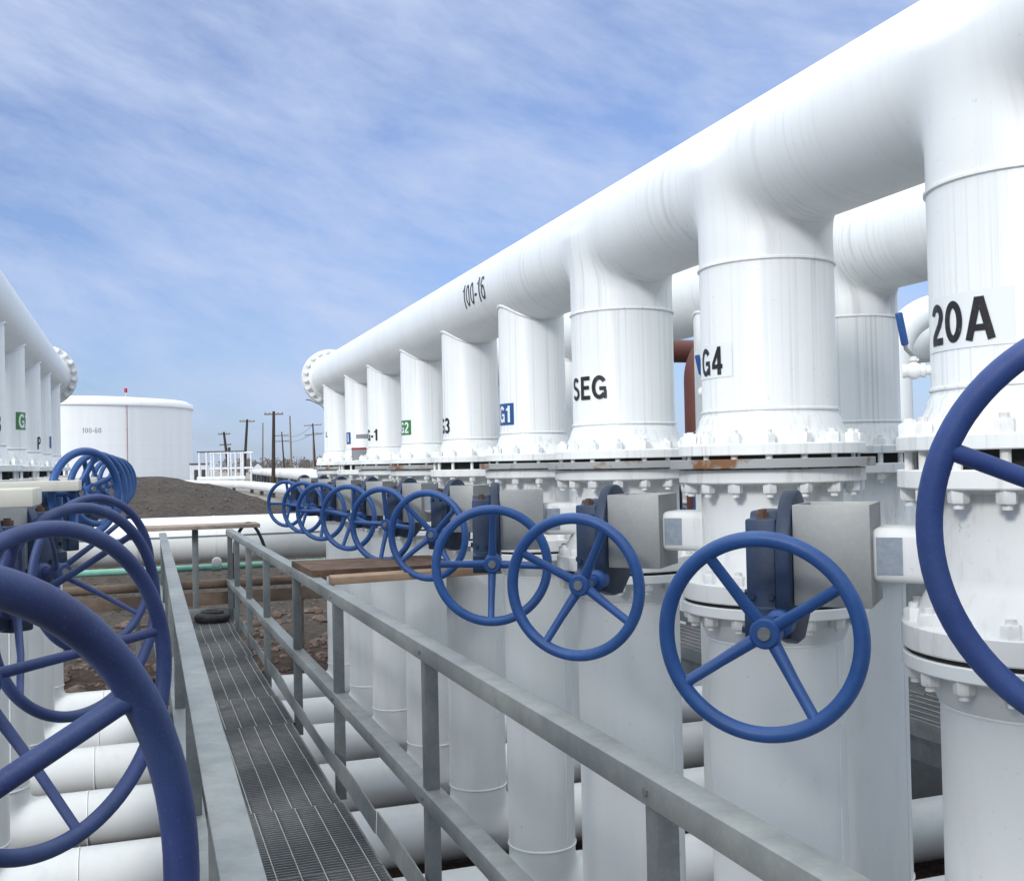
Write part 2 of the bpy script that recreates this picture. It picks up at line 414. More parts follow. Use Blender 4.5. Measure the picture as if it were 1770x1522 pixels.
def ch(root_b, y): return root_b[y]
Z0 = (0, 0)
def lab(b, body, h, az, z, R, mat=BLACK, bold=0., wide=1.0): return letters(body, h, az, z, R, mat, b, Z0, bold, wide=wide)
b = B1[YS[1]]; plate(150, 218, 2.025, 2.172, RB, PALEPLATE, b, Z0, name='sticker'); lab(b, '20A', .112, 182, 2.098, RB)
b = B1[YS[2]]; plate(152, 207, 2.05, 2.178, RB, PALEPLATE, b, Z0, name='sticker'); lab(b, 'G4', .105, 181, 2.113, RB)
b = B1[YS[3]]; lab(b, 'SEG', .113, 200, 2.102, RB)
b = B1[YS[4]]; plate(168, 215, 1.974, 2.105, RS, BLUEPLATE, b, Z0); lab(b, 'G1', .100, 191, 2.04, RS, WHITELET)
b = B1[YS[5]]; lab(b, 'G3', .112, 183, 2.022, RS)
b = B1[YS[6]]; plate(168, 219, 1.994, 2.116, RS, GREENPLATE, b, Z0); lab(b, 'G2', .092, 194, 2.055, RS, WHITELET)
b = B1[YS[7]]; lab(b, 'G-1', .108, 200, 2.036, RS)
b = B1[YS[8]]; plate(188, 212, 1.976, 2.10, RS, BLUEPLATE, b, Z0); lab(b, 'I', .09, 200, 2.04, RS, WHITELET)
plate(232, 268, 2.03, 2.075, RS, GREYSIGN, b, Z0, name='gauge_tag')
b = B1[YS[9]]; lab(b, 'L', .062, 203, 2.12, RS)
b = BL[YS[6]]; plate(-42, 14, 2.066, 2.195, RS, GREENPLATE, b, Z0); lab(b, 'G2', .105, -14, 2.13, RS, WHITELET)
b = BL[YS[7]]; lab(b, 'P', .106, -19, 2.0, RS)
b = BL[YS[8]]; plate(-20, 12, 1.98, 2.092, RS, BLUEPLATE, b, Z0)
b = BL[YS[5]]; lab(b, '3', .12, -34, 2.06, RS)
# notice hung on the blue-plate branch's flange
b = B1[YS[8]]
plate(226, 262, 1.81, 1.935, RS + .055, GREYSIGN, b, Z0, name='notice'); plate(226, 262, 1.915, 1.935, RS + .0575, REDSIGN, b, Z0, name='notice_strip')
# 100-16 on the header flank
vs, fs, w = text2d('100-16', .155, -.075, .92)
mb = MB(); mb.add([(-(RB + .003 + l) * cos(v / RB - .05), 6.53 - u, ZH + (RB + .003 + l) * sin(v / RB - .05)) for u, v, l in vs], fs)
link('lettering', mb.mesh('lettering', BLACK), H1)

# small tap valves with blue levers on the 20A and G4 branches
def tap(b, az, z, lever_dir, lift=.10):
    R = RB; d = Vector((cos(R_(az)), sin(R_(az)), 0))
    mb = MB(); p = d * (R - .01) + Vector((0, 0, z))
    mb.tube([p, p + d * .022, p + d * .0225, p + d * .034, p + d * .035, p + d * .047, p + d * .060, p + d * .072, p + d * .0725, p + d * .083], [.014, .014, .021, .021, .017, .025, .025, .017, .020, .020], 14)
    q = p + d * .053; mb.tube([q, q + Vector((0, 0, .040))], .009, 10); mb.tube([q + Vector((0, 0, .027)), q + Vector((0, 0, .034))], .015, 6)
    t = link('tap_valve', mb.mesh('tap_valve', PAINT_F), b)
    mb = MB(); a = q + Vector((0, 0, .040)); e1 = a + lever_dir * .022 + Vector((0, 0, .022)); e2 = e1 + lever_dir * .018 + Vector((0, 0, lift))
    mb.tube([a - lever_dir * .010, a, e1, e1.lerp(e2, .12)], .006, 8); lv = link('lever', mb.mesh('lever', GALV), t)
    mb = MB(); mb.tube([e1.lerp(e2, .10), e1.lerp(e2, .14), e2, e2 + (e2 - e1) * .03], [.008, .0105, .0105, .007], 12); link('grip', mb.mesh('grip', BLUE), lv)
tap(B1[YS[1]], 140, 1.985, Vector((-.8, .2, 0)).normalized())
tap(B1[YS[2]], 112, 2.02, Vector((-.9, .1, 0)).normalized(), .085)

# ------------------------------------------------------------------ valves
def stud(big, up):
    z0, z1 = (1.655, 1.7985) if up else (1.165, 1.285)
    mb = MB(); r = .027 if big else .023; s = .0135 if big else .011
    mb.lathe([(s, z0 - .050), (s, z1 + .050)], n=10)
    mb.lathe([(r, z1), (r, z1 + .031), (r - .004, z1 + .036)], n=6); mb.lathe([(r - .004, z0 - .036), (r, z0 - .031), (r, z0)], n=6)
    return mb.mesh('stud_bolt', PAINT_F)
STUD = {(b, u): stud(b, u) for b in (True, False) for u in (True, False)}

def wheel_parts(R, sgn, root, centre, mat, spin, dish=.05, rt=.0215, sq=1.0):
    """handwheel in the valve's local frame; its axle points along (-.707*sgn... )"""
    n = Vector((-.7071 * sgn, -.7071, 0)); h = Vector((n.y, -n.x, 0)); up = Vector((0, 0, 1)); c = Vector(centre); Rm = R - rt
    mb = MB(); mb.tube([c + (h * cos(2 * pi * i / 96) + up * sin(2 * pi * i / 96)) * Rm for i in range(96)], rt, 16, closed=True)
    w = link('handwheel', mb.mesh('handwheel', mat), root)
    hc = c - n * dish
    mb = MB(); mb.tube([hc - n * .03, hc - n * .02, hc + n * .024, hc + n * .030], [.036, .042, .042, .036], 24)
    mb2 = MB(); mb2.tube([hc + n * .028, hc + n * .037], [.020, .017], 16)
    link('hub', mb.mesh('hub', mat), w); link('shaft_end', mb2.mesh('shaft_end', GALV_D), w)
    for k in range(4):
        a = spin + k * pi / 2; d = h * cos(a) + up * sin(a)
        p0 = hc + d * .030; p1 = c + d * (Rm - rt * .2); pm = hc.lerp(c, .55) + d * (Rm * .55)
        mb = MB(); mb.tube([p0, pm, p1.lerp(pm, .10), p1], [q * (1 if rt > .02 else .70) for q in (.0195, .0160, .0155, .0200)], 14)
        link('spoke', mb.mesh('spoke', mat), w)
    return w, hc, n

def valve(label, big, sgn, R, wz, ds, dw, spin, mat, spacer, paddle=False, group=None, wheel=True, dish=.07, rt=.0215):
    """one valve: axis at the local origin, heights are world heights. sgn=+1: stem towards -x (right bank)"""
    root = tag(empty('gate_valve', (0, 0, 0)), label, 'valve', group)
    pr = RB if big else RS; FR, BC = flange_prof(big); f = pr / RB
    mb = MB()
    mb.lathe([(pr - .03, 1.706), (FR - .003, 1.706), (FR, 1.703), (FR, 1.659), (FR - .003, 1.655), (pr + .03, 1.655), (pr + .016, 1.642), (pr + .012, 1.60), (pr + .012, 1.42), (pr + .02, 1.385), (pr + .055, 1.315), (pr + .06, 1.285), (FR - .003, 1.285), (FR, 1.282), (FR, 1.222), (FR - .003, 1.218), (pr - .03, 1.218)], n=56)
    link('valve_body', mb.mesh('valve_body', PAINT_F), root)
    mb = MB()
    if spacer:
        mb.lathe([(FR + .034, 1.710), (FR + .035, 1.711), (FR + .035, 1.742), (FR + .034, 1.743)], n=56); link('spacer_plate', mb.mesh('spacer_plate', SPACER), root)
        mb = MB(); mb.lathe([(FR - .03, 1.706), (FR - .03, 1.757)], n=48)
    else: mb.lathe([(pr + .02, 1.706), (pr + .02, 1.757)], n=48)
    link('gasket', mb.mesh('gasket', GASKET), root)
    mb = MB(); mb.lathe([(FR - .012, 1.205), (FR - .012, 1.218)], n=48); link('gasket', mb.mesh('gasket', GASKET), root)
    if paddle:
        mb = MB(); mb.box((FR - .05 if sgn < 0 else -.70, -.15, 1.648), (.70 if sgn < 0 else -FR + .05, .15, 1.7025))
        link('spectacle_plate', mb.mesh('spectacle_plate', PAINT_P, bevel=.006), root)
    nb = 16 if big else 12
    for i in range(nb):
        a = 2 * pi * (i + .5) / nb
        link('stud_bolt', STUD[(big, True)], root, (BC * cos(a), BC * sin(a), 0), (0, 0, a))
        link('stud_bolt', STUD[(big, False)], root, (BC * cos(a), BC * sin(a), 0), (0, 0, a))
    s = Vector((-.7071 * sgn, .7071, 0)); w = Vector((-.7071 * sgn, -.7071, 0)); up = Vector((0, 0, 1)); Zc = Vector((0, 0, 1.465))
    # neck with its nameplate
    t1 = pr + .17
    mb = MB(); mb.obox(Zc + s * ((pr - .12 + t1) / 2), s, w, up, (t1 - pr + .12) / 2, .085, .078)
    nk = link('stem_neck', mb.mesh('stem_neck', PAINT_F, bevel=.028, seg=4), root)
    mb = MB(); mb.obox(Zc + s * (t1 - .055) + w * .0862, s, w, up, .035, .0018, .052); link('nameplate', mb.mesh('nameplate', NAMEPLATE), nk)
    # open-topped square bracket
    a0 = t1 - .01; a1 = ds - .035; hw = .115; am = (a0 + a1) / 2; hs = (a1 - a0) / 2; th = .006; hz = .145
    mb = MB()
    mb.obox(Zc + s * am + w * hw, s, w, up, hs, th, hz); mb.obox(Zc + s * am - w * hw, s, w, up, hs, th, hz)
    mb.obox(Zc + s * (a0 + th), s, w, up, th, hw - th - .001, hz); mb.obox(Zc + s * (a1 - th), s, w, up, th, hw - th - .001, hz)
    br = link('bracket', mb.mesh('bracket', STEEL, bevel=.003), root)
    # gearbox: quadrant housing (disc edge-on) and worm block below
    mb = MB()
    pts = []; Rg = .185
    for i in range(33):
        a = pi * i / 32; pts.append((Rg * .85 * cos(a), Rg * sin(a)))
    pts += [(-Rg * .85, -.20), (-.05, -.265), (.05, -.265), (Rg * .85, -.235)]
    def prism(pts, s0, s1):
        m = len(pts); vs = [Zc + s * s0 + w * a + up * b for a, b in pts] + [Zc + s * s1 + w * a + up * b for a, b in pts]
        mb.add(vs, [tuple(range(m)), tuple(range(2 * m - 1, m - 1, -1))] + [(i, (i + 1) % m, m + (i + 1) % m, m + i) for i in range(m)])
    prism(pts, a1 + .002, a1 + .045)
    prism([(.13, .105), (.13, -.155), (.165, -.165), (.165, -.25), (-.10, -.25), (-.14, -.1), (-.14, .09), (-.09, .125), (.06, .125), (.07, .105)], a1 + .0455, a1 + .135)
    gb = link('gearbox', mb.mesh('gearbox', BLUE_D, bevel=.007, seg=2), root)
    for bw, bz in ((.10, .045), (-.10, .045), (.10, -.115), (-.08, -.14), (.14, -.215)):
        q = Zc + s * (a1 + .135) + w * bw + up * bz; mb = MB(); mb.tube([q - s * .002, q + s * .011], .011, 6); link('cover_bolt', mb.mesh('cover_bolt', BLUE_D), gb)
    for bs, bz in ((.062, .06), (.118, .06), (.062, -.12), (.118, -.12)):
        q = Zc + s * (a1 + bs) + w * (.132 if bz > 0 else .130) + up * bz; mb = MB(); mb.tube([q - w * .003, q + w * .010], .010, 6); link('cover_bolt', mb.mesh('cover_bolt', BLUE_D), gb)
    mb = MB(); q = Zc + s * (a1 + .09) + w * .095 + up * .105
    mb.tube([q, q + up * .018], .020, 6); mb.tube([q + up * .018, q + up * .026], .012, 10)
    link('stop_bolt', mb.mesh('stop_bolt', RUSTB), gb)
    if wheel:
        c = s * ds + w * dw + up * wz
        wh, hc, n = wheel_parts(R, sgn, root, c, mat, spin, dish, rt)
        mb = MB(); sh0 = s * (a1 + .09) + w * .13 + up * (wz)
        sh0 = s * ds + w * .13 + up * wz
        mb.tube([sh0, hc - n * .026], .020, 14); mb.tube([sh0, sh0 + n * .05, sh0 + n * .06], [.042, .040, .026], 16)
        if wz > 1.5: mb.tube([s * (a1 + .09) + w * .13 + up * 1.4, s * (a1 + .09) + w * .13 + up * (wz + .03)], .035, 14)
        link('gear_shaft', mb.mesh('gear_shaft', mat), gb)
    return root

spin0 = R_(33)
VG = 'flanged white valves with blue handwheels'
vlab = ['white valve at the right edge whose huge blue handwheel runs out of the frame',
 'white valve under the 20A branch, largest complete blue handwheel of the right row',
 'white valve under the G4 branch, blue wheel in front of the SEG pipe',
 'white valve under the SEG branch, its blue wheel showing an upright cross of spokes',
 'white valve under the blue G1 plate, its blue wheel above the wooden board',
 'white valve under the G3 branch, blue wheel over the brown steel plank',
 'white valve under the green plate of the right header, blue handwheel in mid row',
 'white valve under the G-1 branch, third handwheel from the far end of the right row',
 'white valve under the narrow blue plate near the far end of the right row',
 'farthest valve of the right row, its blue wheel seen against the dirt mound']
big_rt = dict(big=True, sgn=1, R=.28, wz=1.274, ds=.664, dw=.40)
sm_rt = dict(big=False, sgn=1, R=.28, wz=1.315, ds=.566, dw=.34)
spins = [R_(113), R_(57), R_(30), R_(2), R_(50), R_(4), R_(14), R_(2), R_(8), R_(1)]
rots = [0, 0, 0, R_(25), 0, R_(-2), 0, R_(4), 0, 0]
spac = [False, False, True, True, True, False, True, True, False, True]
for i, y in enumerate(YS):
    if i == 0: v = valve(vlab[0], True, 1, .36, 1.625, .806, .372, spins[0], BLUE_R, False)
    elif i < 4: v = valve(vlab[i], spin=spins[i], mat=BLUE, spacer=spac[i], **big_rt)
    else: v = valve(vlab[i], spin=spins[i], mat=BLUE, spacer=spac[i], **sm_rt)
    v.location = (XR, y, 0); v.rotation_euler = (0, 0, rots[i])
lspin = [R_(-36), R_(-13), R_(45), R_(40), R_(20), R_(60), R_(50), R_(15), R_(70), R_(30)]
llab = ['nearest left valve, its weathered dark blue handwheel filling the lower left corner',
 'left valve with the second largest weathered dark blue handwheel',
 'left valve with the third weathered blue handwheel and a pale flat plate',
 'left valve with the fourth weathered handwheel, its rim just inside the third one',
 'left valve with the first and tallest of five raised blue wheels before the tank',
 'left valve with the second of five raised blue wheels beside the tank',
 'left valve below the green plate, third of five raised blue wheels beside the tank',
 'left valve below the letter P, fourth of five raised blue wheels beside the tank',
 'left valve below the narrow blue plate, last raised blue wheel beside the dirt mound',
 'farthest left valve under the end of the left header, no handwheel showing']
for i, y in enumerate(YS):
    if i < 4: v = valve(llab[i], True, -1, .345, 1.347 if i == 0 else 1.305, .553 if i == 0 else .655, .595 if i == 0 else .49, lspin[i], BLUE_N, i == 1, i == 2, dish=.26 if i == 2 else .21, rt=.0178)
    else: v = valve(llab[i], False, -1, .25, 1.63, .600, .42 + .028 * (i - 4), lspin[i], BLUE, False, i in (4, 6), wheel=i < 9)
    v.location = (XL(y), y - (.05 if i == 0 else 0), 0)
    if i == 0: v.rotation_euler = (0, 0, R_(4.45))
# second row: seen through the gaps, mirrored, wheels on the far side
refresh_kids()
p2b = valve('valve of the second row behind the right-hand row, seen through the gaps between pipes', True, -1, .28, 1.274, .664, .40, R_(20), BLUE, False)
p2s = valve('smaller valve of the second row, mostly hidden behind the front row of the right bank', False, -1, .28, 1.315, .566, .34, R_(40), BLUE, False)
refresh_kids()
G2 = 'second-row valves behind the right bank'
p2b['group'] = G2; p2s['group'] = G2
for i, y in list(enumerate(YS))[2:8]:
    src = p2b if i < 4 else p2s
    v = src if i in (2, 4) else copy_tree(src)
    v.location = (XR2, y, 0)

# ------------------------------------------------------------------ risers and cross pipes
def riser_mesh(big):
    R = RB if big else RS; FR, BC = flange_prof(big); mb = MB(); L = LT if big else LTS; zb = ZX + L
    mb.lathe([(R - .03, 1.2045), (FR - .003, 1.2045), (FR, 1.2015), (FR, 1.169), (FR - .003, 1.165), (R + .045, 1.165), (R + .03, 1.13), (R + .008, 1.075), (R, 1.065), (R, zb)], n=56, cap=False)
    bead(mb, R, 1.06, r=.004); bead(mb, R, zb, r=.009)
    # long seam weld
    a = R_(-62); mb.tube([((R + .0005) * cos(a), (R + .0005) * sin(a), 1.05), ((R + .0005) * cos(a), (R + .0005) * sin(a), zb)], .003, 6)
    return mb.mesh('riser', PAINT_C)
RIS = {True: riser_mesh(True), False: riser_mesh(False)}
crlab = ['nearest cross pipe, below the bottom of the frame', 'cross pipe under the 20A branch, below the walkway', 'cross pipe under the G4 branch, below the walkway',
 'white cross pipe at the bottom of the frame tied to the SEG riser', 'white cross pipe joining the riser below the G1 branch, second up from the frame bottom', 'white cross pipe under the walkway joining the riser below G3',
 'white cross pipe under the walkway joining the riser below the green plate', 'white cross pipe under the walkway joining the riser below G-1',
 'second farthest white cross pipe under the walkway', 'farthest white cross pipe, next to the brown rubble']
for i, y in enumerate(YS):
    big = i < 4; R = RB if big else RS; L = LT if big else LTS; TM = TEE_C if big else TEE_S
    root = tag(empty('cross_pipe', (0, y, ZX)), crlab[i], 'pipe', 'white cross pipes under the walkway')
    xs = [XL(y), XR, XR2, XR3]
    cur = -2.4; mbs = []
    for x in xs:
        link('tee', TM, root, (x, 0, 0), (pi, 0, pi / 2)); link('riser', RIS[big], root, (x, 0, -ZX))
        if x - L - cur > .01: mbs.append((cur, x - L))
        cur = x + L
    mbs.append((cur, 8.6))
    for a, b in mbs:
        m = MB(); m.lathe([(R, a), (R, b)], ax='x', n=56, cap=True)
        if b - a > .6: m.lathe([(R - .002, a + .3 - .008), (R + .006, a + .3), (R - .002, a + .3 + .008)], ax='x', n=48, cap=False)
        link('run_pipe', m.mesh('run_pipe', PAINT_C), root)
# row 3 branches go straight down to the cross pipes through plain spool pieces
for y in (6.166, 7.46, 8.753, 10.13):
    mb = MB(); mb.lathe([(.30, 1.7565), (.30, 1.7055), (RS + .0, 1.705), (RS, 1.26), (.30, 1.259), (.30, 1.2055)], n=40)
    o = put(mb, 'pipe_spool', PAINT_F, None, (XR3, y, 1.2)) if False else link('pipe_spool', mb.mesh('pipe_spool', PAINT_F), None, (XR3, y, 0))
    tag(o, 'flanged white pipe spool under the farthest header, hidden behind the second row', 'pipe', 'spools under the farthest header')

# ------------------------------------------------------------------ walkway, rails
def xr(y): return 1.165 - .0085 * max(0, y - 1.0)      # outer edge of right rail
def xl(y): return .198 + .0098 * (y - 1.9)             # inner edge of left rail
YA, YE = .95, 13.05
def walkway(name, label, x0, x1, ya, ye, seed, plen=.915, kick=True):
    rr = random.Random(seed); root = tag(empty(name, ((x0 + x1) / 2, ya, 0)), label, 'walkway')
    ox, oy = (x0 + x1) / 2, ya
    n = int(round((ye - ya) / plen)); pl = (ye - ya) / n
    for k in range(n):
        a = ya + k * pl + .004; b = a + pl - .008; dx = rr.uniform(-.011, .011); mb = MB(); m = int((b - a) / .030)
        for j in range(m + 1):
            yy = a + (b - a - .005) * j / m; mb.box((x0 + dx - ox, yy - oy, -.032), (x1 + dx - ox, yy + .005 - oy, -.003))
        for xx in (x0 + dx, x1 + dx - .005): mb.box((xx - ox - .0052, a - oy, -.034), (xx + .0050 - ox, b - oy, -.0022))
        p = link('grating_panel', mb.mesh('grating_panel', GRATE, ang=30), root)
        mb = MB(); q = x0 + dx + .035
        while q < x1 + dx - .01:
            mb.tube([(q - ox, a - oy, -.0015), (q - ox, b - oy, -.0015)], .0028, 6); q += .1016
        link('cross_rod', mb.mesh('cross_rod', ROD), p)
    for sx_ in (x0 + .02, x1 - .07):
        mb = MB(); mb.box((sx_ - ox, 0, -.16), (sx_ + .05 - ox, ye - ya, -.0345)); link('support_beam', mb.mesh('support_beam', GALV_D, bevel=.004), root)
    if kick:
        for xx in (x0 - .055, x1 + .04):      # thin flat bars, slightly buckled, in lengths that do not quite line up
            cuts = [0, 4.05, 7.9, ye - ya - .002]
            for a, b in zip(cuts[:-1], cuts[1:]):
                mb = MB(); vs = []; N = 30; dx = rr.uniform(-.006, .006); dz = rr.uniform(-.006, .006)
                for k in range(N + 1):
                    y = a + .006 + (b - a - .008) * k / N; w_ = .010 * sin(y * 1.7 + xx) + .005 * sin(y * 4.3); tz = .006 * sin(y * 1.2 + 2)
                    for px_, pz in ((0, .014), (.006, .014), (.006, .118), (0, .118)): vs.append((xx + px_ + dx + w_ * (pz / .118) - ox, y, pz + tz + dz))
                fs = [(k * 4 + q, k * 4 + (q + 1) % 4, (k + 1) * 4 + (q + 1) % 4, (k + 1) * 4 + q) for k in range(N) for q in range(4)] + [(0, 1, 2, 3), (N * 4, N * 4 + 1, N * 4 + 2, N * 4 + 3)]
                mb.add(vs, fs); link('kick_plate', mb.mesh('kick_plate', GALV), root)
        mb = MB(); mb.box((x0 - .045 - ox, ye - oy, .012), (x1 + .045 - ox, ye + .007 - oy, .118)); link('kick_plate', mb.mesh('kick_plate', GALV, bevel=.0015), root)
    return root
walkway('walkway', 'narrow steel grating walkway between the two rows of valves', .20, 1.0, YA, YE, 3)
walkway('walkway', 'dark grating walkway glimpsed low behind the right-hand pipes', 4.55, 5.45, 1.0, 11.8, 5)

MID = .455
def rail(label, posts, fun, side, y0, y1, end=False):
    """angle-iron handrail; fun(y) = x of the reference top edge; side +1 outward = +x"""
    root = tag(empty('handrail', (fun(y0), y0, 0)), label, 'railing'); o = Vector((fun(y0), y0, 0)); W = .078; LEG = .066; TH = .008
    N = 12
    def strip(name, zt, w0, leg):
        mb = MB(); ring = []
        for k in range(N + 1):
            y = y0 + (y1 - y0) * k / N; x = fun(y)
            xi = x - side * W if leg else x   # inner edge carries the leg
            prof = [(x, zt), (x - side * W, zt), (x - side * W, zt - LEG), (x - side * (W - TH), zt - LEG), (x - side * (W - TH), zt - TH), (x, zt - TH)]
            ring.append([(px - o.x, y - o.y, pz) for px, pz in prof])
        vs = [p for r in ring for p in r]; fs = []
        for k in range(N):
            for i in range(6):
                fs.append((k * 6 + i, k * 6 + (i + 1) % 6, (k + 1) * 6 + (i + 1) % 6, (k + 1) * 6 + i))
        fs += [tuple(range(6)), tuple(range(N * 6, N * 6 + 6))]
        mb.add(vs, fs); return link(name, mb.mesh(name, GALV, bevel=.002), root)
    strip('top_rail', 1.035, W, True); strip('mid_rail', MID, W, True)
    for y in posts:
        x = fun(y) - side * .012
        mb = MB()
        xa, xb = sorted((x - o.x, x - side * .055 - o.x))
        leg0, leg1 = (xa, xa + .007) if side > 0 else (xb - .007, xb)
        for z0, z1 in ((-.15, MID - .009), (MID + .0005, 1.0265)):
            mb.box((xa, y - o.y, z0), (xb, y + .007 - o.y, z1)); mb.box((leg0, y + .0071 - o.y, z0), (leg1, y + .058 - o.y, z1))
        link('post', mb.mesh('post', GALV_D, bevel=.0015), root)
        mb = MB(); xf = fun(y) - side * W
        for zz in (1.0, MID - .035):
            mb.tube([(xf - side * .006 - o.x, y + .03 - o.y, zz), (xf + side * .002 - o.x, y + .03 - o.y, zz)], .011, 6)
        link('bolt', mb.mesh('bolt', GALV_D), root)
    return root
rail('galvanized angle-iron handrail on the right side of the walkway', [12.9, 12.08, 10.87, 9.45, 7.7, 6.12, 4.15, 2.17, 1.0], xr, 1, .9, 12.98)
def xlo(y): return xl(y) - .070
rail('galvanized angle-iron handrail on the left side, seen nearly end on', [12.6, 11.0, 9.4, 7.8, 6.1, 4.2, 2.6, 1.1], xlo, -1, .9, 12.75)
# end rail with the plank on it
root = tag(empty('handrail', (.65, 13.2, 0)), 'short end rail post and bar closing the far end of the walkway', 'railing')
mb = MB(); mb.box((-.035, 0, -.15), (.035, .007, 1.028)); mb.box((-.035, .0071, -.15), (-.028, .06, 1.028)); link('post', mb.mesh('post', GALV_D, bevel=.0015), root)
mb = MB(); mb.box((-.42, -.03, 1.03), (.46, .05, 1.038)); link('top_rail', mb.mesh('top_rail', GALV), root)
mb = MB(); mb.box((-.58, -.22, 1.040), (.72, .30, 1.085))
tag(put(mb, 'plank', PLANKM, None, bevel=.004), 'weathered grey-brown plank lying across the far end rail', 'plank').location = (.66, 13.2, 0)
# steel channel plank and wooden board resting on the right rail
mb = MB(); mb.box((0, 0, 0), (1.02, .80, .012)); mb.box((0, 0, -.030), (1.02, .012, -.0005)); mb.box((0, .788, -.030), (1.02, .80, -.0005)); mb.box((0, .0125, -.028), (.012, .7875, -.0005))
o = tag(put(mb, 'steel_plank', RUSTB, None), 'rusty dark brown steel plank resting across the right handrail', 'plank'); o.location = (1.06, 6.95, 1.068); o.rotation_euler = (0, R_(0.6), R_(1.5))
mb = MB(); mb.box((0, 0, 0), (1.12, .17, .045))
o = tag(put(mb, 'wooden_board', WOOD, None, bevel=.006), 'pale brown wooden board laid on the right handrail beside the steel plank', 'board'); o.location = (1.10, 6.42, 1.037); o.rotation_euler = (0, R_(-.8), R_(-2))
# black rubber ring on the grating
mb = MB(); pts = [(.15 * cos(a) * (1 + .04 * sin(3 * a)), .12 * sin(a), .055 + .008 * sin(2 * a)) for a in [2 * pi * i / 40 for i in range(40)]]
mb.tube(pts, .052, 14, closed=True); mb.tube([(.10 * cos(2 * pi * i / 32), .08 * sin(2 * pi * i / 32), .11) for i in range(32)], .03, 10, closed=True)
o = tag(put(mb, 'rubber_coil', RUBBER, None), 'black rubber coil lying on the far end of the grating', 'rubber coil'); o.location = (.80, 12.70, 0)
# dry leaf scrap
mb = MB(); mb.grid(lambda u, v: ((u - .5) * .10, (v - .5) * .06 * (1 - (2 * u - 1) ** 2 * .7), .012 + .018 * sin(u * 5) * v), 8, 4); mb.grid(lambda u, v: ((u - .5) * .10, (v - .5) * .06 * (1 - (2 * u - 1) ** 2 * .7), .010 + .018 * sin(u * 5) * v), 8, 4)
o = tag(put(mb, 'leaf', LEAFM, None), 'pale dry leaf scrap on the grating beside the left rail', 'leaf'); o.location = (.37, 6.25, 0)

# ------------------------------------------------------------------ pipes beyond the end of the walkway
root = tag(empty('insulated_pipe', (0, 15.3, .78)), 'thick white jacketed pipe running crosswise beyond the walkway end', 'pipe')
mb = MB(); mb.lathe([(.315, -7), (.315, 9.5)], ax='x', n=64); jk = link('jacket', mb.mesh('jacket', JACKET), root)
for k in range(-7, 10):
    mb = MB(); mb.lathe([(.316, k - .012), (.319, k - .012), (.319, k + .012), (.316, k + .012)], ax='x', n=48, cap=False); link('band', mb.mesh('band', JACKET), root)
mb = MB(); mb.obox((1.25, -.312, .06), (1, 0, 0), (0, 1, 0), (0, 0, 1), 8.2, .0045, .010); link('lap_seam', mb.mesh('lap_seam', GALV_D), root)
for x in (-5.5, -2.2, 4.6, 8.4):
    mb = MB(); mb.box((x - .1, -.1, -1.95), (x + .1, .1, -.30)); link('support', mb.mesh('support', GALV_D, bevel=.01), root)
root = tag(empty('teal_pipe', (0, 14.1, .50)), 'thin teal painted pipe in front of the jacketed pipe', 'pipe')
mb = MB(); mb.lathe([(.042, -4.2), (.042, 6.5)], ax='x', n=20)
for k in (-2.4, .95, 3.4): mb.lathe([(.042, k - .06), (.055, k - .055), (.055, k + .055), (.042, k + .06)], ax='x', n=20, cap=False)
link('pipe', mb.mesh('pipe', TEAL), root)
for x in (-3, 0, 3, 6):
    mb = MB(); mb.box((x - .03, -.03, -1.65), (x + .03, .03, -.043)); link('stand', mb.mesh('stand', GALV_D), root)
mb = MB(); mb.lathe([(.02, -.03), (.055, -.02), (.062, 0), (.055, .02), (.02, .03)], ax='y', n=20)
link('round_cap', mb.mesh('round_cap', FARW), root, (.95, -.035, .065))
root = tag(empty('brown_beam', (0, 13.6, .28)), 'rusty brown double beam lying crosswise just beyond the walkway', 'beam')
mb = MB(); mb.lathe([(.055, -2.0), (.055, 4.6)], (0, 0, .06), 'x', n=16); link('round_bar', mb.mesh('round_bar', BEAM), root)
mb = MB(); mb.box((-1.9, -.05, -.19), (4.4, .06, -.04)); link('flat_beam', mb.mesh('flat_beam', BEAM, bevel=.008), root)
for x in (-1.6, 1.9, 4.1):
    mb = MB(); mb.box((x - .06, -.04, -1.40), (x + .06, .05, -.191)); link('foot', mb.mesh('foot', BEAM), root)
mb = MB(); P = []
for p, q, m in (((1.10, 13.10, .12), (1.095, 13.10, .86), 8), ((1.095, 13.10, .86), (1.50, 13.42, .72), 22)):
    for i in range(m + (m > 10)):
        u = i / m; v = Vector(p).lerp(Vector(q), u)
        if m > 10: v.z = .86 + .26 * sin(u * pi) ** .8 - .18 * u ** 2
        P.append(v)
mb.tube(P, .020, 10)
o = tag(put(mb, 'hose', HOSE, None), 'green hose looped over the end post of the right handrail', 'hose')
mb = MB(); mb.tube([(0, 0, -.1), (0, 0, .35), (0, 0, .36), (0, 0, .44), (0, 0, .45), (0, 0, .62)], [.03, .03, .045, .045, .03, .026], 12); mb.tube([(-.05, 0, .5), (.05, 0, .5)], .02, 8)
o = tag(put(mb, 'standpipe', RUSTB, None), 'rusty standpipe fitting below the green hose', 'standpipe'); o.location = (1.07, 13.12, .12)

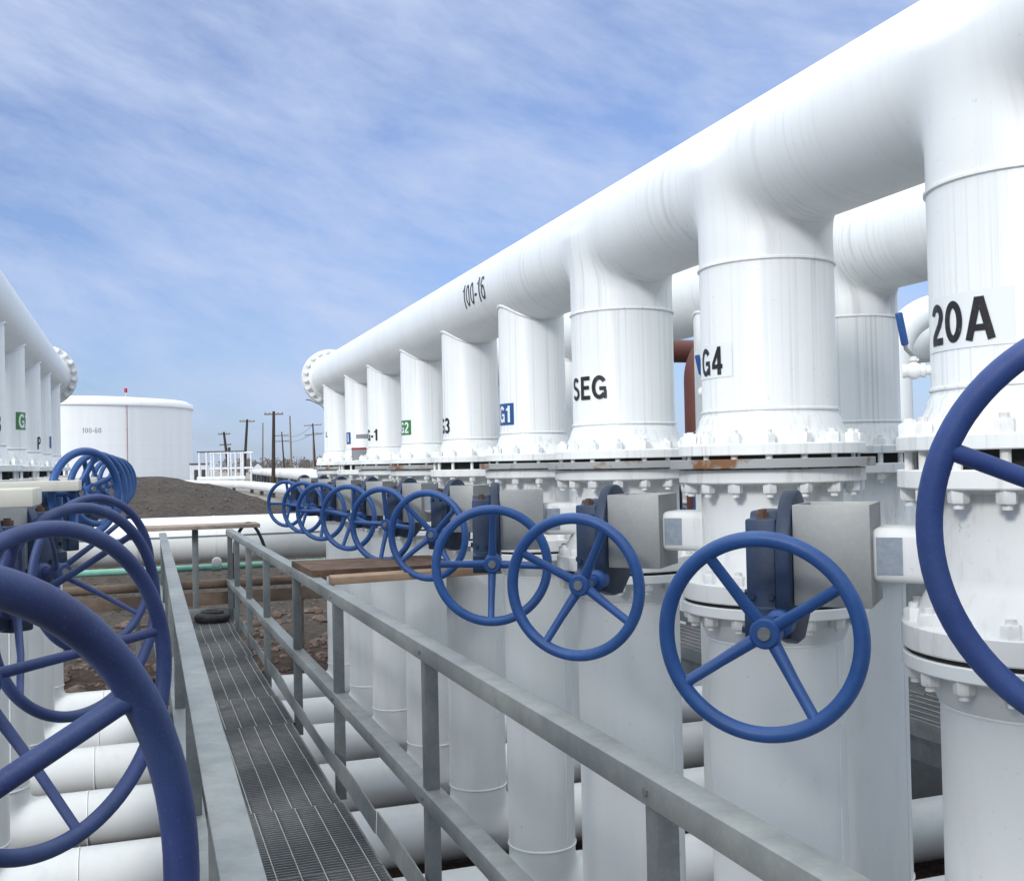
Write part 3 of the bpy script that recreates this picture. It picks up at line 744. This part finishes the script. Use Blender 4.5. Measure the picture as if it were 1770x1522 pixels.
# elbows between the headers
def bend(c, r, R, z0, dirx, name, mat, label, ln, ax=(1, 0)):
    d = Vector((ax[0], ax[1], 0)); c = Vector(c); pts = [c + Vector((0, 0, z0 - c.z))]
    for i in range(17):
        a = pi / 2 * i / 16; pts.append(c + d * (R * (1 - cos(a))) + Vector((0, 0, R * sin(a))))
    pts.append(c + d * (R + ln) + Vector((0, 0, R)))
    root = tag(empty(name, (c.x, c.y, z0)), label, 'pipe'); mb = MB(); mb.tube([p - Vector((c.x, c.y, z0)) for p in pts], r, 28)
    link('elbow', mb.mesh('elbow', mat), root)
    mb = MB(); mb.lathe([(r + .001, 0), (r + .10, 0), (r + .10, .05), (r + .001, .05)], n=32, cap=True)
    link('base_flange', mb.mesh('base_flange', mat), root)
    return root
bend((6.97, 12.35, 2.75), .215, .55, 1.0, -1, 'red_pipe', REDOX, 'red-brown primed pipe bend between the SEG and G4 branches', 1.2, (1, .25))
bend((6.05, 7.42, 2.55), .13, .42, 1.0, 1, 'white_pipe_bend', PAINT_C, 'white pipe bend rising behind the blue lever near the 20A branch', 1.5, (1, -.25))
for px_, py_ in ((6.97, 12.35), (6.05, 7.42)):
    mb = MB(); mb.box((-.2, -.2, -1.2), (.2, .2, .998)); 
    tag(put(mb, 'pipe_pedestal', GALV_D, None, bevel=.02), 'steel pedestal under the %s bend, hidden behind the flanges' % ('red-brown' if px_ > 6.5 else 'white'), 'pedestal').location = (px_, py_, 0)

mb = MB(); mb.lathe([(.17, -1.3), (.17, 1.1)], ax='x', n=24); mb.lathe([(.26, -.55), (.26, -.50)], ax='x', n=24)
o = tag(put(mb, 'red_pipe', REDOX, None), 'red-brown horizontal pipe glimpsed left of the red-brown bend', 'pipe'); o.location = (6.9, 14.2, 3.35)
mb = MB(); mb.box((-.12, -.12, -4.5), (.12, .12, -.171)); tag(put(mb, 'pipe_pedestal', GALV_D, None), 'tall pedestal carrying the red-brown horizontal pipe', 'pedestal').location = (6.9, 14.2, 3.35)
# ------------------------------------------------------------------ terrain
def smooth(a, b, x):
    t = np.clip((x - a) / (b - a), 0, 1); return t * t * (3 - 2 * t)
def vnoise(x, y, s):
    x = x / s; y = y / s; xi = np.floor(x).astype(int); yi = np.floor(y).astype(int); fx = x - xi; fy = y - yi
    fx = fx * fx * (3 - 2 * fx); fy = fy * fy * (3 - 2 * fy)
    def h(a, b): v = np.sin(a * 127.1 + b * 311.7) * 43758.5453; return v - np.floor(v)
    return (h(xi, yi) * (1 - fx) + h(xi + 1, yi) * fx) * (1 - fy) + (h(xi, yi + 1) * (1 - fx) + h(xi + 1, yi + 1) * fx) * fy - .5
def ground(x, y):
    z = -1.13 + 0 * x
    m = smooth(17, 29, y) * (1 - smooth(40, 62, y)) * smooth(-16, -7, x) * (1 - smooth(.5, 10.5, x) ** .9)
    z = z + m * 2.55 + smooth(50, 80, y) * .25
    n = vnoise(x, y, 2.6) * .22 + vnoise(x, y, .8) * .13 + vnoise(x, y, .33) * .07
    return z + n * (smooth(13.6, 15.5, y) * (1 - smooth(60, 120, y)))
def axis(lo, hi, stp, out_lo, out_hi):
    a = list(np.arange(lo, hi + 1e-6, stp)); d = stp; 
    while a[-1] < out_hi: d *= 1.22; a.append(a[-1] + d)
    d = stp
    while a[0] > out_lo: d *= 1.22; a.insert(0, a[0] - d)
    return np.array(a)
ax_, ay_ = axis(-9, 13, .22, -3500, 3500), axis(12.5, 46, .22, -400, 6000)
GX, GY = np.meshgrid(ax_, ay_); GZ = ground(GX, GY)
nx, ny = len(ax_), len(ay_)
me = bpy.data.meshes.new('ground')
idx = np.arange(nx * ny).reshape(ny, nx); q = np.stack([idx[:-1, :-1], idx[:-1, 1:], idx[1:, 1:], idx[1:, :-1]], -1).reshape(-1, 4)
me.from_pydata(np.stack([GX, GY, GZ], -1).reshape(-1, 3).tolist(), [], q.tolist())
for p in me.polygons: p.use_smooth = True
me.materials.append(SOIL); tag(link('ground', me), kind='structure')
# loose rubble past the walkway end
mb = MB(); rr = random.Random(11)
def rock(mb, c, s, rr):
    t = (1 + 5 ** .5) / 2; V = [(-1, t, 0), (1, t, 0), (-1, -t, 0), (1, -t, 0), (0, -1, t), (0, 1, t), (0, -1, -t), (0, 1, -t), (t, 0, -1), (t, 0, 1), (-t, 0, -1), (-t, 0, 1)]
    Fc = [(0, 11, 5), (0, 5, 1), (0, 1, 7), (0, 7, 10), (0, 10, 11), (1, 5, 9), (5, 11, 4), (11, 10, 2), (10, 7, 6), (7, 1, 8), (3, 9, 4), (3, 4, 2), (3, 2, 6), (3, 6, 8), (3, 8, 9), (4, 9, 5), (2, 4, 11), (6, 2, 10), (8, 6, 7), (9, 8, 1)]
    sx, sy, sz = (s * rr.uniform(.4, .75) for _ in range(3))
    mb.add([(c[0] + x * sx * rr.uniform(.8, 1.2), c[1] + y * sy * rr.uniform(.8, 1.2), c[2] + z * sz * .7 * rr.uniform(.8, 1.2)) for x, y, z in V], Fc)
for _ in range(1500):
    x = rr.uniform(-4.5, 6.5); y = rr.uniform(13.4, 19.5); s = rr.choice([.02, .03, .03, .045, .045, .07, .11])
    rock(mb, (x, y, float(ground(np.array([x]), np.array([y]))[0]) + s * .15), s, rr)
tag(link('rubble', mb.mesh('rubble', ROCK, ang=20)), 'loose brown rubble stones beyond the walkway', 'rubble', kind='stuff')
mb = MB()
for _ in range(5200):
    x = rr.uniform(-3.5, 6.5); y = rr.uniform(19.5, 31); s = rr.choice([.010, .012, .016, .02, .03])
    rock(mb, (x, y, float(ground(np.array([x]), np.array([y]))[0]) + s * .2), s, rr)
tag(link('gravel', mb.mesh('gravel', simple('mound_stone', (.07, .062, .054), .95, (.15, .135, .115), 9), ang=20)), 'coarse grey gravel scattered over the dirt mound', 'gravel', kind='stuff')

# ------------------------------------------------------------------ storage tank
TC = (-10.9, 221.06); TR = 21.55
root = tag(empty('storage_tank', (TC[0], TC[1], -1)), 'big round white storage tank marked 100-60 behind the dirt mound', 'tank')
mb = MB(); mb.lathe([(TR, 0), (TR, 14.35)], n=180); link('shell', mb.mesh('shell', TANKM.m), root)
mb = MB(); mb.lathe([(TR + .28, 14.3), (TR + .30, 14.5), (TR + .12, 15.2), (TR - .9, 15.75), (TR - 6, 16.2), (.1, 16.5)], n=180); link('roof', mb.mesh('roof', TANKM.m, ang=60), root)
for z in (2.5, 4.9, 7.3, 9.7, 12.1):
    mb = MB(); mb.lathe([(TR + .001, z - .03), (TR + .02, z), (TR + .001, z + .03)], n=180, cap=False); link('weld_seam', mb.mesh('weld_seam', TANKM.m), root)
d = math.atan2(188.956 - TC[1], 4.73 - TC[0])
mb = MB(); mb.tube([((TR + .25) * cos(d), (TR + .25) * sin(d), 0), ((TR + .25) * cos(d), (TR + .25) * sin(d), 14.2)], .07, 8)
for z in range(1, 14, 3): mb.tube([((TR - .02) * cos(d), (TR - .02) * sin(d), z), ((TR + .25) * cos(d), (TR + .25) * sin(d), z)], .05, 6)
link('downpipe', mb.mesh('downpipe', simple('red_downpipe', (.25, .12, .12), .6)), root)
d2 = d + .02
mb = MB(); mb.tube([((TR - 1) * cos(d2), (TR - 1) * sin(d2), 15.5), ((TR - 1) * cos(d2), (TR - 1) * sin(d2), 16.7)], .05, 8); mk = link('marker_mast', mb.mesh('marker_mast', FARW), root)
mb = MB(); mb.tube([((TR - 1) * cos(d2), (TR - 1) * sin(d2), 16.6), ((TR - 1) * cos(d2), (TR - 1) * sin(d2), 17.35)], .27, 12); link('red_lamp', mb.mesh('red_lamp', REDLAMP), mk)
vs, fs, w = text2d('100-60', .92, -.09, 1.0)
az = math.degrees(math.atan2(190.5 - TC[1], -5.54 - TC[0]))
mb = MB(); mb.add(wrap_z([(u, v, l * 20) for u, v, l in vs], R_(az), 9.8, TR, .02), fs); link('lettering', mb.mesh('lettering', simple('tank_letters', (.10, .14, .15), .6)), root)
mb = MB()
for k in range(60):
    a = R_(-115 + k * 1.0); mb.tube([((TR - .15) * cos(a), (TR - .15) * sin(a), 15.3), ((TR - .15) * cos(a), (TR - .15) * sin(a), 15.9)], .02, 5)
# ------------------------------------------------------------------ poles, lamp, far structures
def utility_pole(base, top, r, arms, mat, label, group='wooden utility poles beyond the mound', extra=None):
    root = tag(empty('utility_pole', base), label, 'utility pole', group); t = Vector(top) - Vector(base)
    mb = MB(); mb.tube([(0, 0, -.3), t * .5, t], [r, r * .85, r * .65], 10); link('pole', mb.mesh('pole', mat), root)
    for f, hl, tilt in arms:
        c = t * f; mb = MB(); e = Vector((hl * .94, -hl * .33, hl * tilt)); mb.tube([c - e, c + e], .09, 6)
        for q in (-.9, -.45, .45, .9): mb.tube([c + e * q, c + e * q + Vector((0, 0, .22))], .05, 6)
        link('crossarm', mb.mesh('crossarm', POLE_P), root)
    if extra: extra(root, t)
    return root
def transformer(root, t):
    c = t * .66 + Vector((.45, -.2, 0)); mb = MB(); mb.lathe([(.2, -.45), (.22, -.4), (.22, .35), (.1, .45)], c, 'z', n=14); link('transformer', mb.mesh('transformer', FARD), root)
utility_pole((13.9, 172.5, -.95), (13.0, 172.3, 7.4), .26, [(.96, .95, 0), (.76, .9, .02)], POLE, 'shortest dark utility pole beside the white pipe rack, two crossarms', extra=transformer)
utility_pole((15.6, 169.5, -.95), (16.3, 169.2, 9.2), .26, [(.97, 1.2, -.03)], POLE, 'leaning dark utility pole with one crossarm, second from the tank')
utility_pole((14.95, 126, -.95), (15.13, 125.9, 8.2), .24, [(.965, 1.1, -.01)], POLE, 'tallest dark utility pole with a wide crossarm, standing before the mound edge')
utility_pole((24.5, 224.5, -.95), (24.7, 224, 10.9), .17, [], POLE_P, 'thin pale pole without a crossarm left of the tallest pole')
utility_pole((33.0, 255, -.95), (32.4, 255, 10.0), .20, [(.92, 1.6, .04), (.80, 1.6, .04)], POLE, 'thin double-arm pole right of the tallest pole')
utility_pole((24.7, 182, -.95), (24.5, 181.8, 10.3), .17, [], POLE_P, 'tall pale bare pole right of the tallest pole')
utility_pole((36.4, 230.5, -.95), (35.8, 230, 10.9), .22, [(.97, 1.9, .05), (.80, 1.9, .08)], POLE, 'dark double-arm pole beside the street lamp')
utility_pole((31.3, 201, -.95), (31.3, 201, 7.0), .15, [], POLE_P, 'short pale pole just left of the street lamp')
for k, (p, q, sag) in enumerate((((32.4, 255, 9.2), (35.8, 230, 10.6), 1.2), ((32.4, 255, 7.9), (35.8, 230, 8.9), .9), ((35.8, 230, 8.9), (52, 205, 12.5), 1.5))):
    mb = MB(); mb.tube([Vector(p).lerp(Vector(q), i / 16) - Vector((0, 0, sag * 4 * (i / 16) * (1 - i / 16))) - Vector(p) for i in range(17)], .035, 5)
    tag(put(mb, 'power_line', FARD, None), ['upper power line between the two double-arm poles', 'lower power line between the two double-arm poles', 'power line running right from the pole beside the street lamp'][k], 'power line').location = p
# street lamp
root = tag(empty('street_lamp', (18.55, 111, -.95)), 'thin grey street lamp with a curved arm beside the right header end', 'street lamp')
mb = MB(); mb.tube([(0, 0, 0), (0, 0, 3.2), (-.03, 0, 8.2), (-.12, .02, 8.75), (-.45, .1, 9.05), (-1.45, .4, 9.55)], [.09, .085, .07, .06, .055, .05], 10); link('lamp_post', mb.mesh('lamp_post', LAMPM), root)
mb = MB(); mb.obox((-1.6, .44, 9.58), (.96, -.27, -.1), (.27, .96, 0), (0, 0, 1), .26, .11, .06); link('lamp_head', mb.mesh('lamp_head', LAMPM, bevel=.03), root)
# white pipe rack in the distance
root = tag(empty('pipe_rack', (8.4, 156, -1)), 'distant white pipe rack of tall columns beside the tank', 'pipe rack')
ex = Vector((5.74, -2.1, 0)); 
for k in range(7):
    p = ex * (k / 6); mb = MB(); mb.tube([p, p + Vector((0, 0, 5.0))], .15, 10); link('column', mb.mesh('column', FARW), root)
for k in range(5):
    p = ex * (k / 4) + Vector((2.5, 14, 0)); mb = MB(); mb.tube([p, p + Vector((0, 0, 5.0))], .14, 10); link('column', mb.mesh('column', FARW), root)
for dz, r, of in ((5.06, .10, 0), (1.3, .3, 0), (2.7, .16, 14), (5.06, .12, 14)):
    o_ = Vector((of * .18, of, 0)); mb = MB(); mb.tube([o_ - ex * .05 + Vector((0, 0, dz)), o_ + ex * 1.05 + Vector((0, 0, dz))], r, 10); link('crossbeam', mb.mesh('crossbeam', FARD if dz > 5 and of == 0 else FARW), root)
for k in range(6):
    p = ex * (k / 5); mb = MB(); mb.tube([p + Vector((0, -1.2, .55)), p + Vector((0, 15, .55))], .24, 8); link('rack_pipe', mb.mesh('rack_pipe', FARW), root)
root = tag(empty('control_shed', (5.2, 175, -1)), 'low white shed with dark openings at the right side of the tank', 'shed')
mb = MB(); mb.box((2.9, 0, 0), (5.6, 3, 3.4)); link('wall', mb.mesh('wall', FARW), root)
mb = MB(); mb.box((2.8, -.15, 3.4), (5.7, 3.1, 3.6)); link('roof', mb.mesh('roof', FARD), root)
for x in (3.4, 4.5):
    mb = MB(); mb.box((x, -.03, .9), (x + .6, .02, 2.6)); link('window', mb.mesh('window', FARD), root)
# long white pipes leading away on the right of the mound
def longpipe(pts, r, label, sup=True):
    root = tag(empty('pipeline', pts[0]), label, 'pipeline', None); o = Vector(pts[0]); P = [Vector(p) - o for p in pts]
    mb = MB(); mb.tube(P, r, 20); link('pipe', mb.mesh('pipe', FARW), root)
    for a, b in zip(P[:-1], P[1:]):
        n = max(1, int((b - a).length / 9))
        for k in range(n):
            p = a.lerp(b, (k + .5) / n); zb = -1.2 - o.z; mb = MB(); mb.box((p.x - .15, p.y - .3, zb), (p.x + .15, p.y + .3, p.z - r - .001)); link('support', mb.mesh('support', FARD), root)
longpipe([(11.0, 66, .05), (11.2, 90, -.05), (11.3, 118, -.1), (9.6, 132, -.1), (5.5, 150, -.15)], .42, 'curving white pipeline on low supports at the right foot of the mound')
longpipe([(11.6, 66, .95), (15.2, 110, .95), (23.2, 235, .9)], .50, 'straight raised white pipeline running to the horizon behind the poles')
longpipe([(12.9, 66, 1.25), (17.3, 120, 1.35), (25.0, 240, 1.35)], .22, 'thinner white pipeline above and beyond the straight raised one')
root = tag(empty('house', (29, 300, -1)), 'tiny white gabled house on the horizon behind the tallest pole', 'house')
mb = MB(); mb.add([(1.0, 0, 0), (4.0, 0, 0), (4.0, 0, 2.6), (2.5, 0, 4.0), (1.0, 0, 2.6), (1.0, 5, 0), (4.0, 5, 0), (4.0, 5, 2.6), (2.5, 5, 4.0), (1.0, 5, 2.6)], [(0, 1, 2, 3, 4), (9, 8, 7, 6, 5), (0, 5, 6, 1), (1, 6, 7, 2), (0, 4, 9, 5), (2, 7, 8, 3), (3, 8, 9, 4)]); link('wall', mb.mesh('wall', FARW), root)
mb = MB(); mb.add([(.8, -.2, 2.5), (2.5, -.2, 4.12), (4.2, -.2, 2.5), (.8, 5.2, 2.5), (2.5, 5.2, 4.12), (4.2, 5.2, 2.5), (.8, -.2, 2.62), (2.5, -.2, 4.28), (4.2, -.2, 2.62), (.8, 5.2, 2.62), (2.5, 5.2, 4.28), (4.2, 5.2, 2.62)], [(0, 1, 4, 3), (1, 2, 5, 4), (6, 9, 10, 7), (7, 10, 11, 8), (0, 6, 7, 1), (1, 7, 8, 2), (3, 4, 10, 9), (4, 5, 11, 10), (0, 3, 9, 6), (2, 8, 11, 5)]); link('roof', mb.mesh('roof', FARD), root)
# bare tree line
mb = MB(); rr = random.Random(5)
for k in range(420):
    x = rr.uniform(50, 440); y = rr.uniform(560, 760); h = rr.uniform(4.5, 7.6) * (1.3 if rr.random() < .06 else 1); cr = h * rr.uniform(.45, .7)
    mb.tube([(x, y, -1.2), (x, y, h * .6)], [.3, .12], 5)
    for _ in range(46):
        a = rr.uniform(0, 2 * pi); q = cr * rr.random() ** .5; zz = h * rr.uniform(-.1, 1); q *= (1.15 - abs(zz / h - .45))
        cx, cy = x + q * cos(a), y + q * sin(a); s = rr.uniform(.3, .9); th = rr.uniform(0, pi)
        mb.add([(cx - s * cos(th), cy - s * sin(th), zz - s * .5), (cx + s * cos(th), cy + s * sin(th), zz - .3 * s), (cx + rr.uniform(-.4, .4), cy, zz + s)], [(0, 1, 2)])
tag(link('treeline', mb.mesh('treeline', TREEM)), 'far grey-brown line of bare trees on the horizon', 'trees', kind='stuff')

# ------------------------------------------------------------------ light, sky, camera
SUN_EL, SUN_AZ = R_(25), R_(231)     # azimuth measured clockwise from +y
sd = Vector((cos(SUN_EL) * sin(SUN_AZ), cos(SUN_EL) * cos(SUN_AZ), sin(SUN_EL)))
sun = bpy.data.lights.new('sun', 'SUN'); sun.energy = 1.06; sun.angle = R_(12); sun.color = (1, .975, .93)
so = bpy.data.objects.new('sun', sun); COL.objects.link(so); so.rotation_euler = (-sd).to_track_quat('-Z', 'Y').to_euler()
W = bpy.data.worlds.new('World'); S.world = W; W.use_nodes = True; nt = W.node_tree; nt.nodes.clear()
def wn(t, **kw):
    n = nt.nodes.new(t)
    for k, v in kw.items(): setattr(n, k, v)
    return n
out = wn('ShaderNodeOutputWorld'); bg = wn('ShaderNodeBackground'); sky = wn('ShaderNodeTexSky', sky_type='NISHITA', sun_disc=False, sun_elevation=SUN_EL, sun_rotation=SUN_AZ)
sky.dust_density = .6; sky.ozone_density = 2.2
bg.inputs['Strength'].default_value = .12
tc = wn('ShaderNodeTexCoord'); sep = wn('ShaderNodeSeparateXYZ'); nt.links.new(tc.outputs['Generated'], sep.inputs[0])
def mth(op, a, b=None):
    m = wn('ShaderNodeMath', operation=op)
    for i, v in enumerate((a, b)):
        if v is None: continue
        if hasattr(v, 'links'): nt.links.new(v, m.inputs[i])
        else: m.inputs[i].default_value = v
    return m.outputs[0]
u_ = mth('ADD', mth('MULTIPLY', sep.outputs['X'], .94), mth('MULTIPLY', sep.outputs['Y'], -.33))     # drifting banks that dip towards the south-east
w_ = mth('ADD', mth('MULTIPLY', sep.outputs['X'], .33), mth('MULTIPLY', sep.outputs['Y'], .94))
mp = wn('ShaderNodeCombineXYZ'); nt.links.new(mth('MULTIPLY', u_, 1.5), mp.inputs[0]); nt.links.new(mth('MULTIPLY', mth('ADD', sep.outputs['Z'], mth('MULTIPLY', u_, .30)), 3.6), mp.inputs[1]); nt.links.new(w_, mp.inputs[2])
def wnoise(sc, det, ro, dist=.0):
    n = wn('ShaderNodeTexNoise'); n.inputs['Scale'].default_value = sc; n.inputs['Detail'].default_value = det; n.inputs['Roughness'].default_value = ro; n.inputs['Distortion'].default_value = dist
    nt.links.new(mp.outputs[0], n.inputs['Vector']); return n.outputs['Fac']
n1 = wnoise(2.4, 7, .60, .25); n2 = wnoise(13.0, 5, .62, .3)
cl = mth('ADD', mth('MULTIPLY', n1, .83), mth('MULTIPLY', n2, .17))
rp = wn('ShaderNodeValToRGB'); rp.color_ramp.elements[0].position = .37; rp.color_ramp.elements[1].position = .62
rp.color_ramp.elements[0].color = (.27, .27, .27, 1); rp.color_ramp.elements[1].color = (.92, .92, .92, 1); nt.links.new(cl, rp.inputs['Fac'])
cloudc = (2.20, 2.62, 3.60, 1)
def wmix(fac, a, b, blend='MIX'):
    m = wn('ShaderNodeMix', data_type='RGBA', blend_type=blend)
    for i, v in ((0, fac), (6, a), (7, b)):
        if hasattr(v, 'links'): nt.links.new(v, m.inputs[i])
        else: m.inputs[i].default_value = v
    return m.outputs[2]
hz = wn('ShaderNodeMapRange'); hz.inputs['From Max'].default_value = .30; nt.links.new(sep.outputs['Z'], hz.inputs['Value'])
blue_sky = wmix(1.0, sky.outputs['Color'], wmix(hz.outputs['Result'], (.27, .34, .50, 1), (.34, .41, .57, 1)), 'MULTIPLY')
low = wmix(rp.outputs['Color'], blue_sky, cloudc)
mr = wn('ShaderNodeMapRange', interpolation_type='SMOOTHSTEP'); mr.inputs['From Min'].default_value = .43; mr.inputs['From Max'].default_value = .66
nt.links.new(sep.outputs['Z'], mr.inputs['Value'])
high = wmix(rp.outputs['Color'], (5.6, 6.0, 6.5, 1), (8.2, 8.4, 8.4, 1))      # broken cloud deck added overhead, out of view, brightened to light the white pipes
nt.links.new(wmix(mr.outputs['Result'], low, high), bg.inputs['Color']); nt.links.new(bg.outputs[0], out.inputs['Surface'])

F = 1850.; kap = R_(1.2); vx, vy = -650., -51.
a = vx * cos(kap) + vy * sin(kap); b_ = -vx * sin(kap) + vy * cos(kap); rho = math.atan(-b_ / F); th = math.atan(-a * cos(rho) / F)
fw = Vector((sin(th) * cos(rho), cos(th) * cos(rho), sin(rho))); rt0 = Vector((cos(th), -sin(th), 0)); up0 = rt0.cross(fw)
upv = up0 * cos(kap) + rt0 * sin(kap); rtv = rt0 * cos(kap) - up0 * sin(kap)
cam = bpy.data.cameras.new('camera'); cam.sensor_width = 36; cam.lens = F / 1770 * 36; cam.clip_start = .05; cam.clip_end = 20000
co = bpy.data.objects.new('camera', cam); COL.objects.link(co)
M = Matrix((rtv, upv, -fw)).transposed().to_4x4(); M.translation = (0, 0, 1.75); co.matrix_world = M
S.camera = co
S.view_settings.view_transform = 'Standard'; S.view_settings.look = 'None'; S.view_settings.exposure = 1.07; S.view_settings.gamma = 1
S.cycles.max_bounces = 6; S.cycles.diffuse_bounces = 4
